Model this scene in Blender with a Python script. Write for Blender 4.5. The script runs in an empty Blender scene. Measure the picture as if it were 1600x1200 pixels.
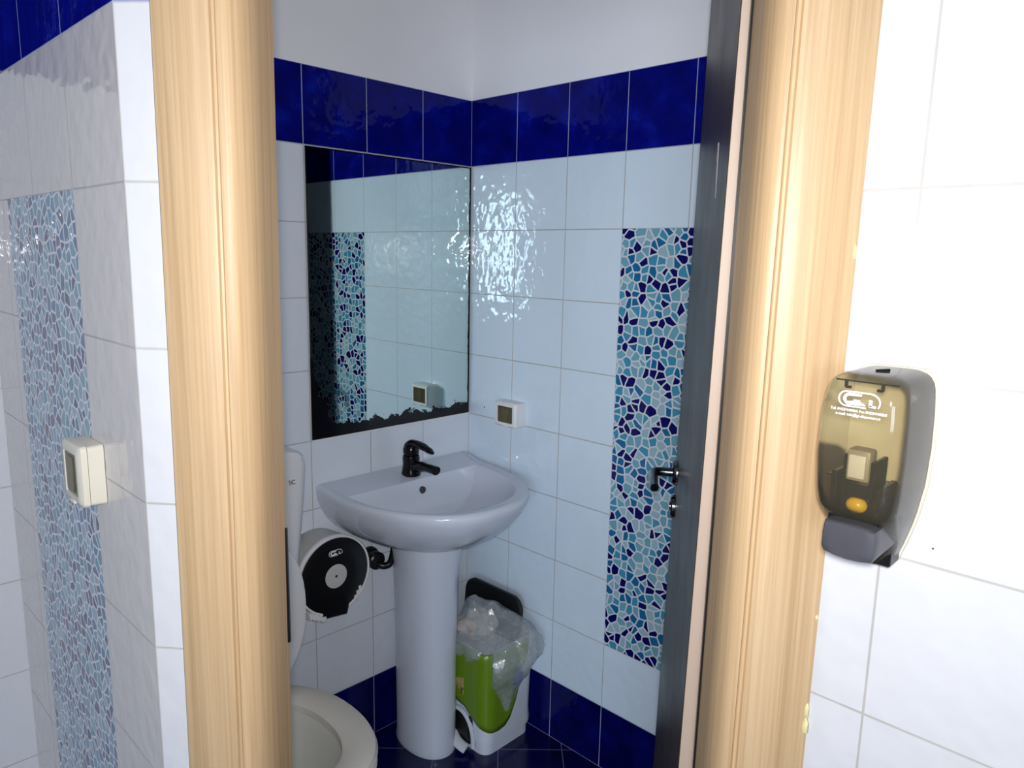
import bpy, bmesh, math, random
from mathutils import Vector, Matrix, noise
random.seed(7)
sc = bpy.context.scene
COL = sc.collection
PI = math.pi

# ------------------------------------------------------------------ node helpers
class NT:
    def __init__(s, name):
        s.m = bpy.data.materials.new(name); s.m.use_nodes = True
        s.t = s.m.node_tree; s.t.nodes.clear()
        s.out = s.t.nodes.new('ShaderNodeOutputMaterial')
    def n(s, typ, **kw):
        nd = s.t.nodes.new(typ)
        for k, v in kw.items(): setattr(nd, k, v)
        return nd
    def set(s, sock, v):
        if isinstance(v, bpy.types.NodeSocket): s.t.links.new(v, sock)
        elif isinstance(v, (tuple, list)) and len(v) == 3 and sock.type == 'RGBA': sock.default_value = (*v, 1)
        else: sock.default_value = v
    def math(s, op, a, b=0.0, c=None, clamp=False):
        nd = s.n('ShaderNodeMath', operation=op); nd.use_clamp = clamp
        s.set(nd.inputs[0], a); s.set(nd.inputs[1], b)
        if c is not None: s.set(nd.inputs[2], c)
        return nd.outputs[0]
    def mix(s, f, a, b, blend='MIX'):
        nd = s.n('ShaderNodeMix', data_type='RGBA', blend_type=blend)
        s.set(nd.inputs[0], f); s.set(nd.inputs[6], a); s.set(nd.inputs[7], b)
        return nd.outputs[2]
    def ramp(s, f, stops, interp='LINEAR'):
        nd = s.n('ShaderNodeValToRGB'); cr = nd.color_ramp; cr.interpolation = interp
        while len(cr.elements) < len(stops): cr.elements.new(.5)
        for e, (p, c) in zip(cr.elements, stops): e.position = p; e.color = (*c, 1)
        s.set(nd.inputs[0], f); return nd.outputs[0]
    def noise(s, vec, scale, detail=3, rough=.5, dist=0):
        nd = s.n('ShaderNodeTexNoise')
        if vec is not None: s.set(nd.inputs['Vector'], vec)
        nd.inputs['Scale'].default_value = scale; nd.inputs['Detail'].default_value = detail
        nd.inputs['Roughness'].default_value = rough; nd.inputs['Distortion'].default_value = dist
        return nd.outputs['Fac']
    def obj(s): return s.n('ShaderNodeTexCoord').outputs['Object']
    def xyz(s, v):
        nd = s.n('ShaderNodeSeparateXYZ'); s.set(nd.inputs[0], v); return nd.outputs
    def comb(s, x, y, z=0.0):
        nd = s.n('ShaderNodeCombineXYZ'); s.set(nd.inputs[0], x); s.set(nd.inputs[1], y); s.set(nd.inputs[2], z); return nd.outputs[0]
    def mapping(s, v, scale):
        nd = s.n('ShaderNodeMapping'); s.set(nd.inputs[0], v); nd.inputs['Scale'].default_value = scale; return nd.outputs[0]
    def bump(s, h, strength=.5, dist=.001, normal=None):
        nd = s.n('ShaderNodeBump'); nd.inputs['Strength'].default_value = strength; nd.inputs['Distance'].default_value = dist
        s.set(nd.inputs['Height'], h)
        if normal is not None: s.set(nd.inputs['Normal'], normal)
        return nd.outputs[0]
    def pbr(s, col, rough=.5, normal=None, metal=0, spec=.5, coat=0, alpha=None, trans=0):
        b = s.n('ShaderNodeBsdfPrincipled')
        s.set(b.inputs['Base Color'], col); s.set(b.inputs['Roughness'], rough); s.set(b.inputs['Metallic'], metal)
        s.set(b.inputs['Specular IOR Level'], spec); s.set(b.inputs['Coat Weight'], coat)
        if trans: s.set(b.inputs['Transmission Weight'], trans)
        if normal is not None: s.set(b.inputs['Normal'], normal)
        return b.outputs[0]
    def done(s, sh): s.t.links.new(sh, s.out.inputs[0]); return s.m

def simple(name, col, rough=.4, metal=0, spec=.5, var=.06, scale=30, bump=0, bscale=200):
    t = NT(name); o = t.obj()
    c = t.mix(t.noise(o, scale, 4), tuple(x*(1-var) for x in col), tuple(min(1, x*(1+var)) for x in col))
    nr = t.bump(t.noise(o, bscale, 3), bump, .0006) if bump else None
    return t.done(t.pbr(c, rough, nr, metal, spec))

DIMMED_WHITE = (.60, .60, .62)  # outer copy of the white tile, darkened to offset the strong flash
COOL_LIT_WHITE = (.65, .755, .86)  # same tile, brighter copy with the cool interior light painted in
def tile_mat(name, u0, v0=0.0, mosaic=None, white=DIMMED_WHITE, blue_top=(1.8, 2.0), blue_low=.2, chips=43, reflection_veil=0.0):
    """glazed 20 cm wall tiles: X runs along the wall, Z up, in the wall's own coordinates"""
    t = NT(name); o = t.obj(); X, Y, Z = t.xyz(o)
    u = t.math('SUBTRACT', X, u0); v = t.math('SUBTRACT', Z, v0)
    us = t.math('DIVIDE', u, .2); vs = t.math('DIVIDE', v, .2)
    def edge(a):
        f = t.math('FRACT', a); return t.math('MULTIPLY', t.math('MINIMUM', f, t.math('SUBTRACT', 1.0, f)), .2)
    wob = t.math('MULTIPLY', t.math('SUBTRACT', t.noise(o, 25, 2), .5), .0008)
    d = t.math('ADD', t.math('MINIMUM', edge(us), edge(vs)), wob)
    grout = t.math('SUBTRACT', 1.0, t.math('SMOOTHSTEP' if False else 'GREATER_THAN', d, .0013))
    wn = t.n('ShaderNodeTexWhiteNoise', noise_dimensions='2D')
    t.set(wn.inputs['Vector'], t.comb(t.math('FLOOR', us), t.math('FLOOR', vs)))
    rnd = wn.outputs['Value']
    # zones
    z0, z1 = blue_top
    inblue = t.math('MAXIMUM', t.math('MULTIPLY', t.math('GREATER_THAN', Z, z0), t.math('LESS_THAN', Z, z1)), t.math('LESS_THAN', Z, blue_low))
    plaster = t.math('GREATER_THAN', Z, z1)
    # white glaze, marbled slightly
    cl = t.noise(o, 9, 4, .6)
    w = t.mix(cl, tuple(x*.96 for x in white), tuple(min(1, x*1.03) for x in white))
    w = t.mix(t.math('MULTIPLY', rnd, .12), w, tuple(x*.93 for x in white))
    bcl = t.noise(o, 11, 3, .6)
    b = t.ramp(bcl, [(.3, (.0015, .002, .10)), (.55, (.002, .004, .18)), (.75, (.003, .012, .32))])
    b = t.mix(t.math('LESS_THAN', Z, blue_low), b, t.ramp(bcl, [(.3, (.0012, .0018, .045)), (.7, (.002, .004, .12))]))  # base row painted darker, standing in for light falloff near the floor
    col = t.mix(inblue, w, b)
    gcol = t.mix(inblue, t.mix(t.noise(o, 6, 2), (.34, .32, .30), (.55, .53, .50)), (.30, .32, .50))
    fr = grout
    bh = t.math('MULTIPLY', grout, -1.0)
    if mosaic:
        a1, a2, b1, b2 = mosaic
        inm = t.math('MULTIPLY', t.math('MULTIPLY', t.math('GREATER_THAN', X, a1), t.math('LESS_THAN', X, a2)),
                     t.math('MULTIPLY', t.math('GREATER_THAN', Z, b1), t.math('LESS_THAN', Z, b2)))
        wv = t.n('ShaderNodeTexNoise'); t.set(wv.inputs['Vector'], o); wv.inputs['Scale'].default_value = 30
        vm = t.n('ShaderNodeVectorMath', operation='MULTIPLY_ADD'); t.set(vm.inputs[0], wv.outputs['Color']); vm.inputs[1].default_value = (.008, .008, .008)
        t.set(vm.inputs[2], t.comb(X, Z))
        P = vm.outputs[0]
        v1 = t.n('ShaderNodeTexVoronoi', voronoi_dimensions='2D', feature='F1'); v1.inputs['Scale'].default_value = chips
        v2 = t.n('ShaderNodeTexVoronoi', voronoi_dimensions='2D', feature='DISTANCE_TO_EDGE'); v2.inputs['Scale'].default_value = chips
        t.set(v1.inputs['Vector'], P); t.set(v2.inputs['Vector'], P)
        rc = t.xyz(v1.outputs['Color'])[0]
        mc = t.ramp(rc, [(0, (.004, .004, .11)), (.27, (.010, .13, .30)), (.44, (.05, .27, .42)), (.60, (.15, .36, .46)), (.80, (.30, .46, .55))], 'CONSTANT')
        if reflection_veil: mc = t.mix(reflection_veil, mc, (.24, .24, .255))  # grey veil of reflected light mixed into the mosaic colours
        mg = t.math('LESS_THAN', v2.outputs['Distance'], .095)
        mcol = t.mix(mg, mc, (.62, .65, .70))
        col = t.mix(inm, col, mcol)
        fr = t.math('MULTIPLY', grout, t.math('SUBTRACT', 1.0, inm))
        bh = t.math('ADD', t.math('MULTIPLY', fr, -1.0), t.math('MULTIPLY', t.math('MULTIPLY', mg, inm), -.6))
    col = t.mix(fr, col, gcol)
    nl = t.math('SUBTRACT', 1.0, plaster)
    # wavy glaze, with embossed streaks on a share of the tiles
    n1 = t.noise(o, 30, 1.5, .4)
    n2 = t.noise(t.mapping(o, (60, 60, 22)), 1.0, 3, .5, .6)
    hgt = t.math('ADD', t.math('MULTIPLY', n1, 1.35), t.math('MULTIPLY', n2, .16))
    hgt = t.math('ADD', hgt, t.math('MULTIPLY', bh, .35))
    nr = t.bump(hgt, 1.0, .0015)
    tile = t.pbr(col, t.math('ADD', .024, t.math('MULTIPLY', fr, .5)), nr, 0, t.math('SUBTRACT', .5, t.math('MULTIPLY', inblue, .36)))
    pc = t.mix(t.noise(o, 3, 3), (.82, .825, .86), (.87, .87, .90))
    pl = t.pbr(pc, .9, t.bump(t.noise(o, 120, 3), .15, .0008), 0, .2)
    ms = t.n('ShaderNodeMixShader'); t.set(ms.inputs[0], plaster); t.set(ms.inputs[1], tile); t.set(ms.inputs[2], pl)
    return t.done(ms.outputs[0])

def floor_mat():
    t = NT('blue_floor_tile'); o = t.obj(); X, Y, Z = t.xyz(o)
    r2 = math.sqrt(.5)
    p = t.math('DIVIDE', t.math('SUBTRACT', t.math('MULTIPLY', t.math('SUBTRACT', X, Y), r2), .353), .2)
    q = t.math('DIVIDE', t.math('SUBTRACT', t.math('MULTIPLY', t.math('ADD', X, Y), r2), .32), .2)
    def edge(a):
        f = t.math('FRACT', a); return t.math('MULTIPLY', t.math('MINIMUM', f, t.math('SUBTRACT', 1.0, f)), .2)
    g = t.math('LESS_THAN', t.math('MINIMUM', edge(p), edge(q)), .0016)
    b = t.ramp(t.noise(o, 10, 3, .6), [(.3, (.0012, .0015, .03)), (.7, (.002, .003, .08))])
    c = t.mix(g, b, (.12, .11, .26))
    return t.done(t.pbr(c, .22, t.bump(t.noise(o, 30, 2), .3, .001), 0, .5))

def wood_mat(name, c1, c2, c3, rough=.45):
    """oak veneer, grain running up the Z axis"""
    t = NT(name); o = t.obj()
    warp = t.noise(t.mapping(o, (9, 9, .8)), 1.0, 2)
    g1 = t.noise(t.mapping(o, (150, 150, 1.6)), 1.0, 5, .62, .25)
    g2 = t.noise(t.mapping(o, (520, 520, 7)), 1.0, 3, .6)
    g3 = t.noise(t.mapping(o, (14, 14, .7)), 1.0, 2)
    X, Y, Z = t.xyz(o)
    rings = t.math('SINE', t.math('ADD', t.math('MULTIPLY', t.math('ADD', X, t.math('MULTIPLY', Y, .7)), 1150), t.math('MULTIPLY', warp, 38)))
    c = t.ramp(g1, [(.30, c1), (.52, c2), (.72, c3)])
    c = t.mix(t.math('MULTIPLY', t.math('MULTIPLY', t.math('ADD', t.math('MULTIPLY', rings, .5), .5), g3), .30), c, c1)
    c = t.mix(t.math('MULTIPLY', t.math('GREATER_THAN', g2, .60), .16), c, tuple(x*.70 for x in c1))
    return t.done(t.pbr(c, rough, t.bump(g2, .12, .0004), 0, .4))

# ------------------------------------------------------------------ mesh helpers
def link(name, bm, mat, parent=None, smooth=True, loc=None, rot=None):
    bmesh.ops.recalc_face_normals(bm, faces=bm.faces)
    me = bpy.data.meshes.new(name); bm.to_mesh(me); bm.free()
    if smooth:
        for p in me.polygons: p.use_smooth = True
        try: me.set_sharp_from_angle(angle=math.radians(38))
        except Exception: pass
    me.materials.append(mat)
    o = bpy.data.objects.new(name, me); COL.objects.link(o)
    if parent: o.parent = parent
    if loc: o.location = loc
    if rot: o.rotation_euler = rot
    return o
def empty(name, loc, rotz=0):
    o = bpy.data.objects.new(name, None); COL.objects.link(o); o.location = loc; o.rotation_euler = (0, 0, rotz)
    o.empty_display_size = .05; return o
def tag(o, label, cat, group=None):
    o['label'] = label; o['category'] = cat
    if group: o['group'] = group
    return o
def structure(o, label=None):
    o['kind'] = 'structure'
    if label: o['label'] = label
    return o
def add_box(bm, x0, x1, y0, y1, z0, z1, bevel=0, seg=2, M=None):
    r = bmesh.ops.create_cube(bm, size=1)
    vs = r['verts']
    for v in vs: v.co = Vector((x0+(v.co.x+.5)*(x1-x0), y0+(v.co.y+.5)*(y1-y0), z0+(v.co.z+.5)*(z1-z0)))
    if bevel:
        es = list({e for v in vs for e in v.link_edges})
        rr = bmesh.ops.bevel(bm, geom=es, offset=bevel, segments=seg, affect='EDGES', profile=.5)
        vs = list({v for f in rr['faces'] for v in f.verts} | {v for v in vs if v.is_valid})
    if M is not None: bmesh.ops.transform(bm, matrix=M, verts=[v for v in vs if v.is_valid])
    return vs
def loft(bm, rings, cap0=True, cap1=True, closed=True):
    R = [[bm.verts.new(p) for p in r] for r in rings]
    n = len(R[0])
    for a, b in zip(R[:-1], R[1:]):
        for i in range(n if closed else n-1):
            j = (i+1) % n
            try: bm.faces.new((a[i], a[j], b[j], b[i]))
            except ValueError: pass
    if cap0: bm.faces.new(R[0])
    if cap1: bm.faces.new(R[-1])
    return R
def circle(c, ax1, ax2, r, n=32, r2=None):
    r2 = r if r2 is None else r2
    return [Vector(c) + Vector(ax1)*r*math.cos(2*PI*i/n) + Vector(ax2)*r2*math.sin(2*PI*i/n) for i in range(n)]
def lathe(bm, prof, origin=(0, 0, 0), axis='Z', n=40, cap0=True, cap1=True):
    """prof: (radius, height along the axis)"""
    A = {'Z': ((1,0,0),(0,1,0),(0,0,1)), 'X': ((0,1,0),(0,0,1),(1,0,0)), 'Y': ((1,0,0),(0,0,1),(0,1,0))}[axis]
    o = Vector(origin)
    loft(bm, [circle(o+Vector(A[2])*h, A[0], A[1], max(r, 1e-4), n) for r, h in prof], cap0, cap1)
def tube(bm, pts, rad, n=14, cap=True):
    pts = [Vector(p) for p in pts]; rings = []
    up = Vector((0, 0, 1))
    prev = None
    for i, p in enumerate(pts):
        d = (pts[min(i+1, len(pts)-1)] - pts[max(i-1, 0)]).normalized()
        if prev is None:
            a = d.cross(up)
            if a.length < .05: a = d.cross(Vector((1, 0, 0)))
            a.normalize()
        else:
            a = (prev - d*prev.dot(d)).normalized()
        prev = a; b = d.cross(a)
        r = rad[i] if isinstance(rad, (list, tuple)) else rad
        r1, r2 = r if isinstance(r, tuple) else (r, r)
        rings.append(circle(p, a, b, r1, n, r2))
    loft(bm, rings, cap, cap)
def bez(p0, p1, p2, p3, n=12):
    o = []
    for i in range(n+1):
        t = i/n; o.append(tuple(Vector(p0)*(1-t)**3 + Vector(p1)*3*t*(1-t)**2 + Vector(p2)*3*t*t*(1-t) + Vector(p3)*t**3))
    return o
def prism(bm, poly, z0, z1, shear=0.0, zref=0, cuts=1):
    """vertical extrusion of a plan polygon"""
    rings = []
    for k in range(cuts+1):
        z = z0 + (z1-z0)*k/cuts
        rings.append([Vector((p[0]+shear*(z-zref), p[1], z)) for p in poly])
    loft(bm, rings)
def rrect(hx, hz, r, n=6):
    p = []
    for cx, cz, a0 in ((hx-r, hz-r, 0), (-hx+r, hz-r, 90), (-hx+r, -hz+r, 180), (hx-r, -hz+r, 270)):
        for k in range(n+1):
            a = math.radians(a0+90*k/n); p.append((cx+r*math.cos(a), cz+r*math.sin(a)))
    return p

# ------------------------------------------------------------------ materials
M_back = tile_mat('white_blue_wall_tile_back', .203, 0, (.603, 1.003, .4, 1.6), COOL_LIT_WHITE)
M_left = tile_mat('white_blue_wall_tile_left', -.194, 0, None, (.69, .745, .82))  # same white tile, cool interior light painted into its colour
M_inner = tile_mat('white_blue_wall_tile_inner', 0.0)
M_grey = tile_mat('white_blue_wall_tile_outer', 0.0, 0, (-.567, -.2, .4, 1.6), (.625, .575, .545), chips=52, reflection_veil=.38)  # same tile, warmed in colour to offset the blue fill light
M_front = tile_mat('white_blue_wall_tile_front', 0.0)
M_right = tile_mat('white_blue_wall_tile_right', 1.552-1.484)
M_corr = tile_mat('white_blue_wall_tile_corridor', .05, .045, None, DIMMED_WHITE, (1.845, 2.045))
M_floor = floor_mat()
M_plaster = simple('white_plaster', (.78, .78, .80), .9, 0, .2, .03, 4, .15, 120)
M_oak = wood_mat('light_oak_veneer', (.39, .255, .130), (.49, .335, .185), (.545, .39, .23))
M_edge = simple('beige_door_edge_band', (.40, .305, .24), .5, 0, .3, .03, 8)
def door_dark():
    t = NT('dark_brown_door_laminate'); o = t.obj()
    g = t.noise(t.mapping(o, (160, 160, 4)), 1.0, 4, .6)
    c = t.mix(g, (.048, .032, .019), (.085, .060, .038))
    sm = t.noise(o, 7, 4, .6)
    return t.done(t.pbr(c, t.math('ADD', .26, t.math('MULTIPLY', sm, .22)), t.bump(g, .1, .0003), 0, .22))
M_door = door_dark()
M_ceram = simple('white_ceramic', (.60, .645, .73), .12, 0, .6, .02, 6)
M_toilet = simple('white_toilet_ceramic', (.72, .73, .76), .14, 0, .6, .02, 6)
M_seat = simple('ivory_plastic_seat', (.68, .65, .58), .3, 0, .5, .05, 12)
M_black = simple('black_chrome', (.012, .012, .014), .18, .6, .6, .1, 60)
M_steel = simple('dark_chrome', (.16, .16, .17), .16, 1, .6, .1, 60)
M_blackpl = simple('black_plastic', (.006, .006, .007), .32, 0, .4, .1, 60)
M_greypl = simple('dark_grey_plastic', (.052, .052, .062), .38, 0, .4, .08, 60, .08, 400)
M_whitepl = simple('white_plastic', (.74, .74, .75), .35, 0, .5, .04, 30)
M_cream = simple('cream_plastic', (.62, .58, .48), .35, 0, .5, .04, 30)
M_rollbody = simple('beige_grey_plastic', (.50, .50, .47), .4, 0, .4, .05, 30)
M_brown = simple('smoked_brown_window', (.085, .068, .030), .15, 0, .5, .25, 25)
M_green = simple('lime_green_plastic', (.125, .225, .008), .28, 0, .5, .08, 10)
M_binwhite = simple('white_bin_plastic', (.55, .58, .64), .4, 0, .5, .05, 20)
M_gold = simple('gold_sticker', (.48, .38, .16), .3, .3, .5, .5, 160)
M_amber = simple('amber_plastic', (.80, .52, .02), .3, 0, .5, .05, 40)
M_print = simple('white_print', (.88, .88, .90), .5, 0, .3, .01, 40)
M_dark = simple('dark_print', (.03, .03, .035), .5, 0, .3, .05, 40)
M_silicone = simple('yellowed_silicone', (.62, .55, .28), .5, 0, .3, .2, 90)
M_paper = simple('grey_paper_core', (.52, .52, .50), .7, 0, .3, .05, 60)
def smoke_mat():
    t = NT('smoked_clear_plastic')
    tr = t.n('ShaderNodeBsdfTransparent'); tr.inputs[0].default_value = (.69, .63, .49, 1)
    gl = t.n('ShaderNodeBsdfGlossy'); gl.inputs['Roughness'].default_value = .06
    df = t.n('ShaderNodeBsdfDiffuse'); df.inputs[0].default_value = (.26, .235, .165, 1)
    lw = t.n('ShaderNodeFresnel'); lw.inputs[0].default_value = 1.45
    m0 = t.n('ShaderNodeMixShader'); m0.inputs[0].default_value = .11; t.set(m0.inputs[1], tr.outputs[0]); t.set(m0.inputs[2], df.outputs[0])
    m1 = t.n('ShaderNodeMixShader'); t.set(m1.inputs[0], lw.outputs[0]); t.set(m1.inputs[1], m0.outputs[0]); t.set(m1.inputs[2], gl.outputs[0])
    return t.done(m1.outputs[0])
M_smoke = smoke_mat()
def film_mat():
    t = NT('clear_plastic_bag_film'); o = t.obj()
    tr = t.n('ShaderNodeBsdfTransparent'); tr.inputs[0].default_value = (.93, .95, .95, 1)
    df = t.n('ShaderNodeBsdfDiffuse'); df.inputs[0].default_value = (.62, .66, .68, 1)
    gl = t.n('ShaderNodeBsdfGlossy'); gl.inputs['Roughness'].default_value = .16
    nz = t.noise(o, 32, 4, .6, .8)
    nr = t.bump(nz, .7, .004)
    for b in (df, gl): t.set(b.inputs['Normal'], nr)
    m0 = t.n('ShaderNodeMixShader'); t.set(m0.inputs[0], t.math('ADD', .14, t.math('MULTIPLY', nz, .40))); t.set(m0.inputs[1], tr.outputs[0]); t.set(m0.inputs[2], df.outputs[0])
    m1 = t.n('ShaderNodeMixShader'); m1.inputs[0].default_value = .09; t.set(m1.inputs[1], m0.outputs[0]); t.set(m1.inputs[2], gl.outputs[0])
    return t.done(m1.outputs[0])
M_film = film_mat()
def mirror_mat(y0, y1, z0, z1):
    """silvered glass; its backing is eaten away black along the bottom and left edges, with the door shadow painted as a dim left strip"""
    t = NT('corroded_shaded_mirror'); o = t.obj(); X, Y, Z = t.xyz(o)
    nz = t.noise(o, 17, 6, .72); nf = t.noise(o, 90, 4, .65)
    n = t.math('ADD', t.math('MULTIPLY', t.math('SUBTRACT', nz, .5), .11), t.math('MULTIPLY', t.math('SUBTRACT', nf, .5), .022))
    db = t.math('SUBTRACT', t.math('SUBTRACT', Z, z0), .036)
    # deeper patch at the lower left corner
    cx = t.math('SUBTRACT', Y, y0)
    dl = t.math('SUBTRACT', t.math('ADD', cx, t.math('MULTIPLY', t.math('SUBTRACT', Z, z0), .34)), .078)
    dr = t.math('SUBTRACT', t.math('SUBTRACT', y1, Y), .008)
    d = t.math('MINIMUM', t.math('ADD', t.math('MINIMUM', db, dl), n), t.math('ADD', dr, t.math('MULTIPLY', n, .14)))
    d = t.math('MINIMUM', d, t.math('SUBTRACT', t.math('SUBTRACT', z1, Z), .004))
    blk = t.math('LESS_THAN', d, 0.0)
    gl = t.n('ShaderNodeBsdfGlossy'); t.set(gl.inputs[0], t.mix(t.math('LESS_THAN', t.math('ADD', cx, t.math('MULTIPLY', n, .10)), .0735), (.71, .81, .76), (.26, .29, .28))); gl.inputs['Roughness'].default_value = 0.0  # dim left strip painted in for the door shadow seen in the glass
    bk = t.pbr((.004, .004, .005), .12, None, 0, .4)
    ms = t.n('ShaderNodeMixShader'); t.set(ms.inputs[0], blk); t.set(ms.inputs[1], gl.outputs[0]); t.set(ms.inputs[2], bk)
    return t.done(ms.outputs[0])

# ------------------------------------------------------------------ the setting
H = 2.65
def wall(name, origin, rot, front, back, th, z0, z1, mat, label=None):
    bm = bmesh.new()
    poly = [(front[0], 0), (front[1], 0), (back[1], th), (back[0], th)]
    prism(bm, poly, z0, z1)
    o = link(name, bm, mat, None, False, origin, (0, 0, rot)); structure(o, label); return o
EX, EY = .835, -1.322                 # outer corner of the partition beside the doorway
ANG = math.radians(40)                # the doorway wall cuts the corner at this angle
RX, RY = 1.484, -.787
wall('wall_back', (0, 0, 0), 0, (0, 1.46), (-.12, 1.58), .12, 0, H, M_back, 'white tiled back wall with blue band and blue pebble mosaic column')
wall('wall_left', (0, 0, 0), PI/2, (-1.25, 0), (-1.25, .0), .087+.033, 0, H, M_left, 'white tiled wall behind the mirror and basin')
wall('wall_right', (1.46, 0, 0), -PI/2, (0, .715), (0, .715), .12, 0, H, M_inner)
th = .08
wall('wall_front_left', (EX, EY, 0), 0, (.087-EX, 0), (.087-EX, -.029), th, 0, H, M_grey, 'outer tiled wall with tall blue mosaic column left of the doorway')
bm = bmesh.new()
def sn(s, o): return (s, -o)          # doorway-wall coordinates: along, outwards
prism(bm, [(0, 0), (.139, 0), (.139, th), (.029, th)], 0, H)
prism(bm, [(.746, 0), (.8322, 0), (.86, th), (.746, th)], 0, H)
prism(bm, [(.139, 0), (.746, 0), (.746, th), (.139, th)], 2.14, H)
structure(link('wall_front', bm, M_front, None, False, (EX, EY, 0), (0, 0, ANG)), 'narrow tiled wall that holds the doorway')
wall('wall_front_right', (RX, RY, 0), 0, (-.0115, 4.116), (-.042, 4.116), th, 0, H, M_right, 'brightly lit white tiled wall right of the doorway')
wall('wall_corridor_left', (.087, EY, 0), PI/2, (-4.18, 0), (-4.18, 0), .12, 0, H, M_corr)
def wall_with_added_window(name, origin, rot, L, wx0, wx1, wz0, wz1, mat):  # rear wall with an opening for the added window
    bm = bmesh.new()
    for x0, x1, z0, z1 in ((0, wx0, 0, H), (wx1, L, 0, H), (wx0, wx1, 0, wz0), (wx0, wx1, wz1, H)): add_box(bm, x0, x1, 0, .12, z0, z1)
    structure(link(name, bm, mat, None, False, origin, (0, 0, rot)))
def window(name, origin, rot, wx0, wx1, wz0, wz1):  # frame of the made-up window around the fill light
    bm = bmesh.new()
    for x0, x1, z0, z1 in ((wx0, wx1, wz0, wz0+.05), (wx0, wx1, wz1-.05, wz1), (wx0, wx0+.05, wz0+.05, wz1-.05), (wx1-.05, wx1, wz0+.05, wz1-.05), ((wx0+wx1)/2-.03, (wx0+wx1)/2+.03, wz0+.05, wz1-.05)): add_box(bm, x0, x1, .04, .10, z0, z1)
    structure(link(name, bm, M_whitepl, None, False, origin, (0, 0, rot)))
wall('wall_corridor_right', (5.6, RY, 0), -PI/2, (0, 4.8), (0, 4.8), .12, 0, H, M_corr)
wall_with_added_window('wall_corridor_rear', (5.6, -5.5, 0), PI, 5.6, .2, 2.1, .9, 2.3, M_corr)
window('added_window_1', (5.6, -5.5, 0), PI, .2, 2.1, .9, 2.3)  # made-up window, added only to hold the fill light
bm = bmesh.new(); add_box(bm, -.15, 5.75, -5.65, .15, -.1, 0)
structure(link('floor', bm, M_floor, None, False), 'dark blue floor tiles laid diagonally')
bm = bmesh.new(); add_box(bm, -.15, 5.75, -5.65, .15, H, H+.1)
structure(link('ceiling', bm, M_plaster, None, False))

def speck(parent, p, r, axis):
    bm = bmesh.new(); lathe(bm, [(r, -.0004), (r*.8, .0006), (r*.2, .0006)], p, axis, 12)
    link('plug_hole', bm, M_dark, parent)
speck(bpy.data.objects['wall_back'], (.0794, -.0003, 1.0316), .0026, 'Y')
speck(bpy.data.objects['wall_front_right'], (.1194, -.0003, 1.2206), .0011, 'Y')

# door frame: flat casing, a groove, a big rounded lip, then the reveal
def jamb_profile(mirror=False):
    o0, inn = (.034, .149) if mirror else (.047, .154)
    p = [(o0, 0.0), (o0, .011), (o0+.003, .015), (.056, .0165)]
    p += [(.056+.058*k/6, .0165+.003*math.sin(PI*k/6)) for k in range(1, 7)]
    p += [(.1175, .0150), (.119, .0115), (.1215, .0105), (.1235, .0115), (.125, .0145)]
    for k in range(0, 13):
        a = PI/2*k/12
        p.append((.126+(inn-.126)*math.sin(a), -.034+.051*math.cos(a)))
    p += [(inn, -.079), (.1405, -.079), (.1405, -.0005)]
    if mirror:
        p = [(.884-s, o) for s, o in p]
        p = [(min(s, .8305+max(o, 0)*1.12), o) for s, o in p][::-1]
    return [sn(s, o) for s, o in p]
def jamb(name, mirror, label):
    bm = bmesh.new(); prism(bm, jamb_profile(mirror), 0, 2.16, .007, 1.36, 8)
    o = link(name, bm, M_oak, None, True, (EX, EY, 0), (0, 0, ANG)); structure(o, label); return o
tl = jamb('trim_1', False, 'left light oak door jamb with rounded lip')
tr = jamb('trim_2', True, 'right light oak door jamb with rounded lip')
bm = bmesh.new()
prof = [(2.228, 0), (2.228, .013), (2.222, .0165), (2.165, .0165), (2.16, .011), (2.155, .0105), (2.15, .015)]
prof += [(2.149-.034*math.sin(PI/2*k/8), -.034+.051*math.cos(PI/2*k/8)) for k in range(9)] + [(2.115, -.079), (2.139, -.079), (2.139, 0)]
loft(bm, [[Vector((s, -o, z)) for z, o in prof] for s in (.05, .834)])
structure(link('trim_3', bm, M_oak, None, True, (EX, EY, 0), (0, 0, ANG)), 'light oak head casing over the doorway')
# latch plate on the left reveal, silicone residue on the right casing edge
bm = bmesh.new(); add_box(bm, .150, .1548, .074, .0789, .975, 1.145, .0004, 1)
link('strike_plate', bm, M_black, tl)['label'] = 'black metal latch plate'
bm = bmesh.new()
for z, r, h in ((.976, .0035, .012), (.955, .0045, .013), (1.535, .0025, .01), (1.10, .0022, .004)):
    s = bmesh.ops.create_icosphere(bm, subdivisions=2, radius=1)
    for v in s['verts']:
        q = 1+.4*noise.noise(v.co*2+Vector((z*9, 0, 0))); v.co = Vector((.845+.007*(z-1.36)+v.co.x*r*q, -.0135+v.co.y*r*q*1.4, z+v.co.z*h*q))
link('silicone_residue', bm, M_silicone, tr)['label'] = 'yellowed silicone smears'

bm = bmesh.new(); prism(bm, [sn(.7325, -.0795), sn(.742, -.0795), sn(.742, -.085), sn(.7325, -.085)], 0, 2.12, .007, 1.36, 4)  # black strip painting the shadow gap between jamb and door
link('gap_shadow_strip', bm, M_blackpl, tr)['label'] = 'black strip standing in for the shadowed gap'
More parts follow.
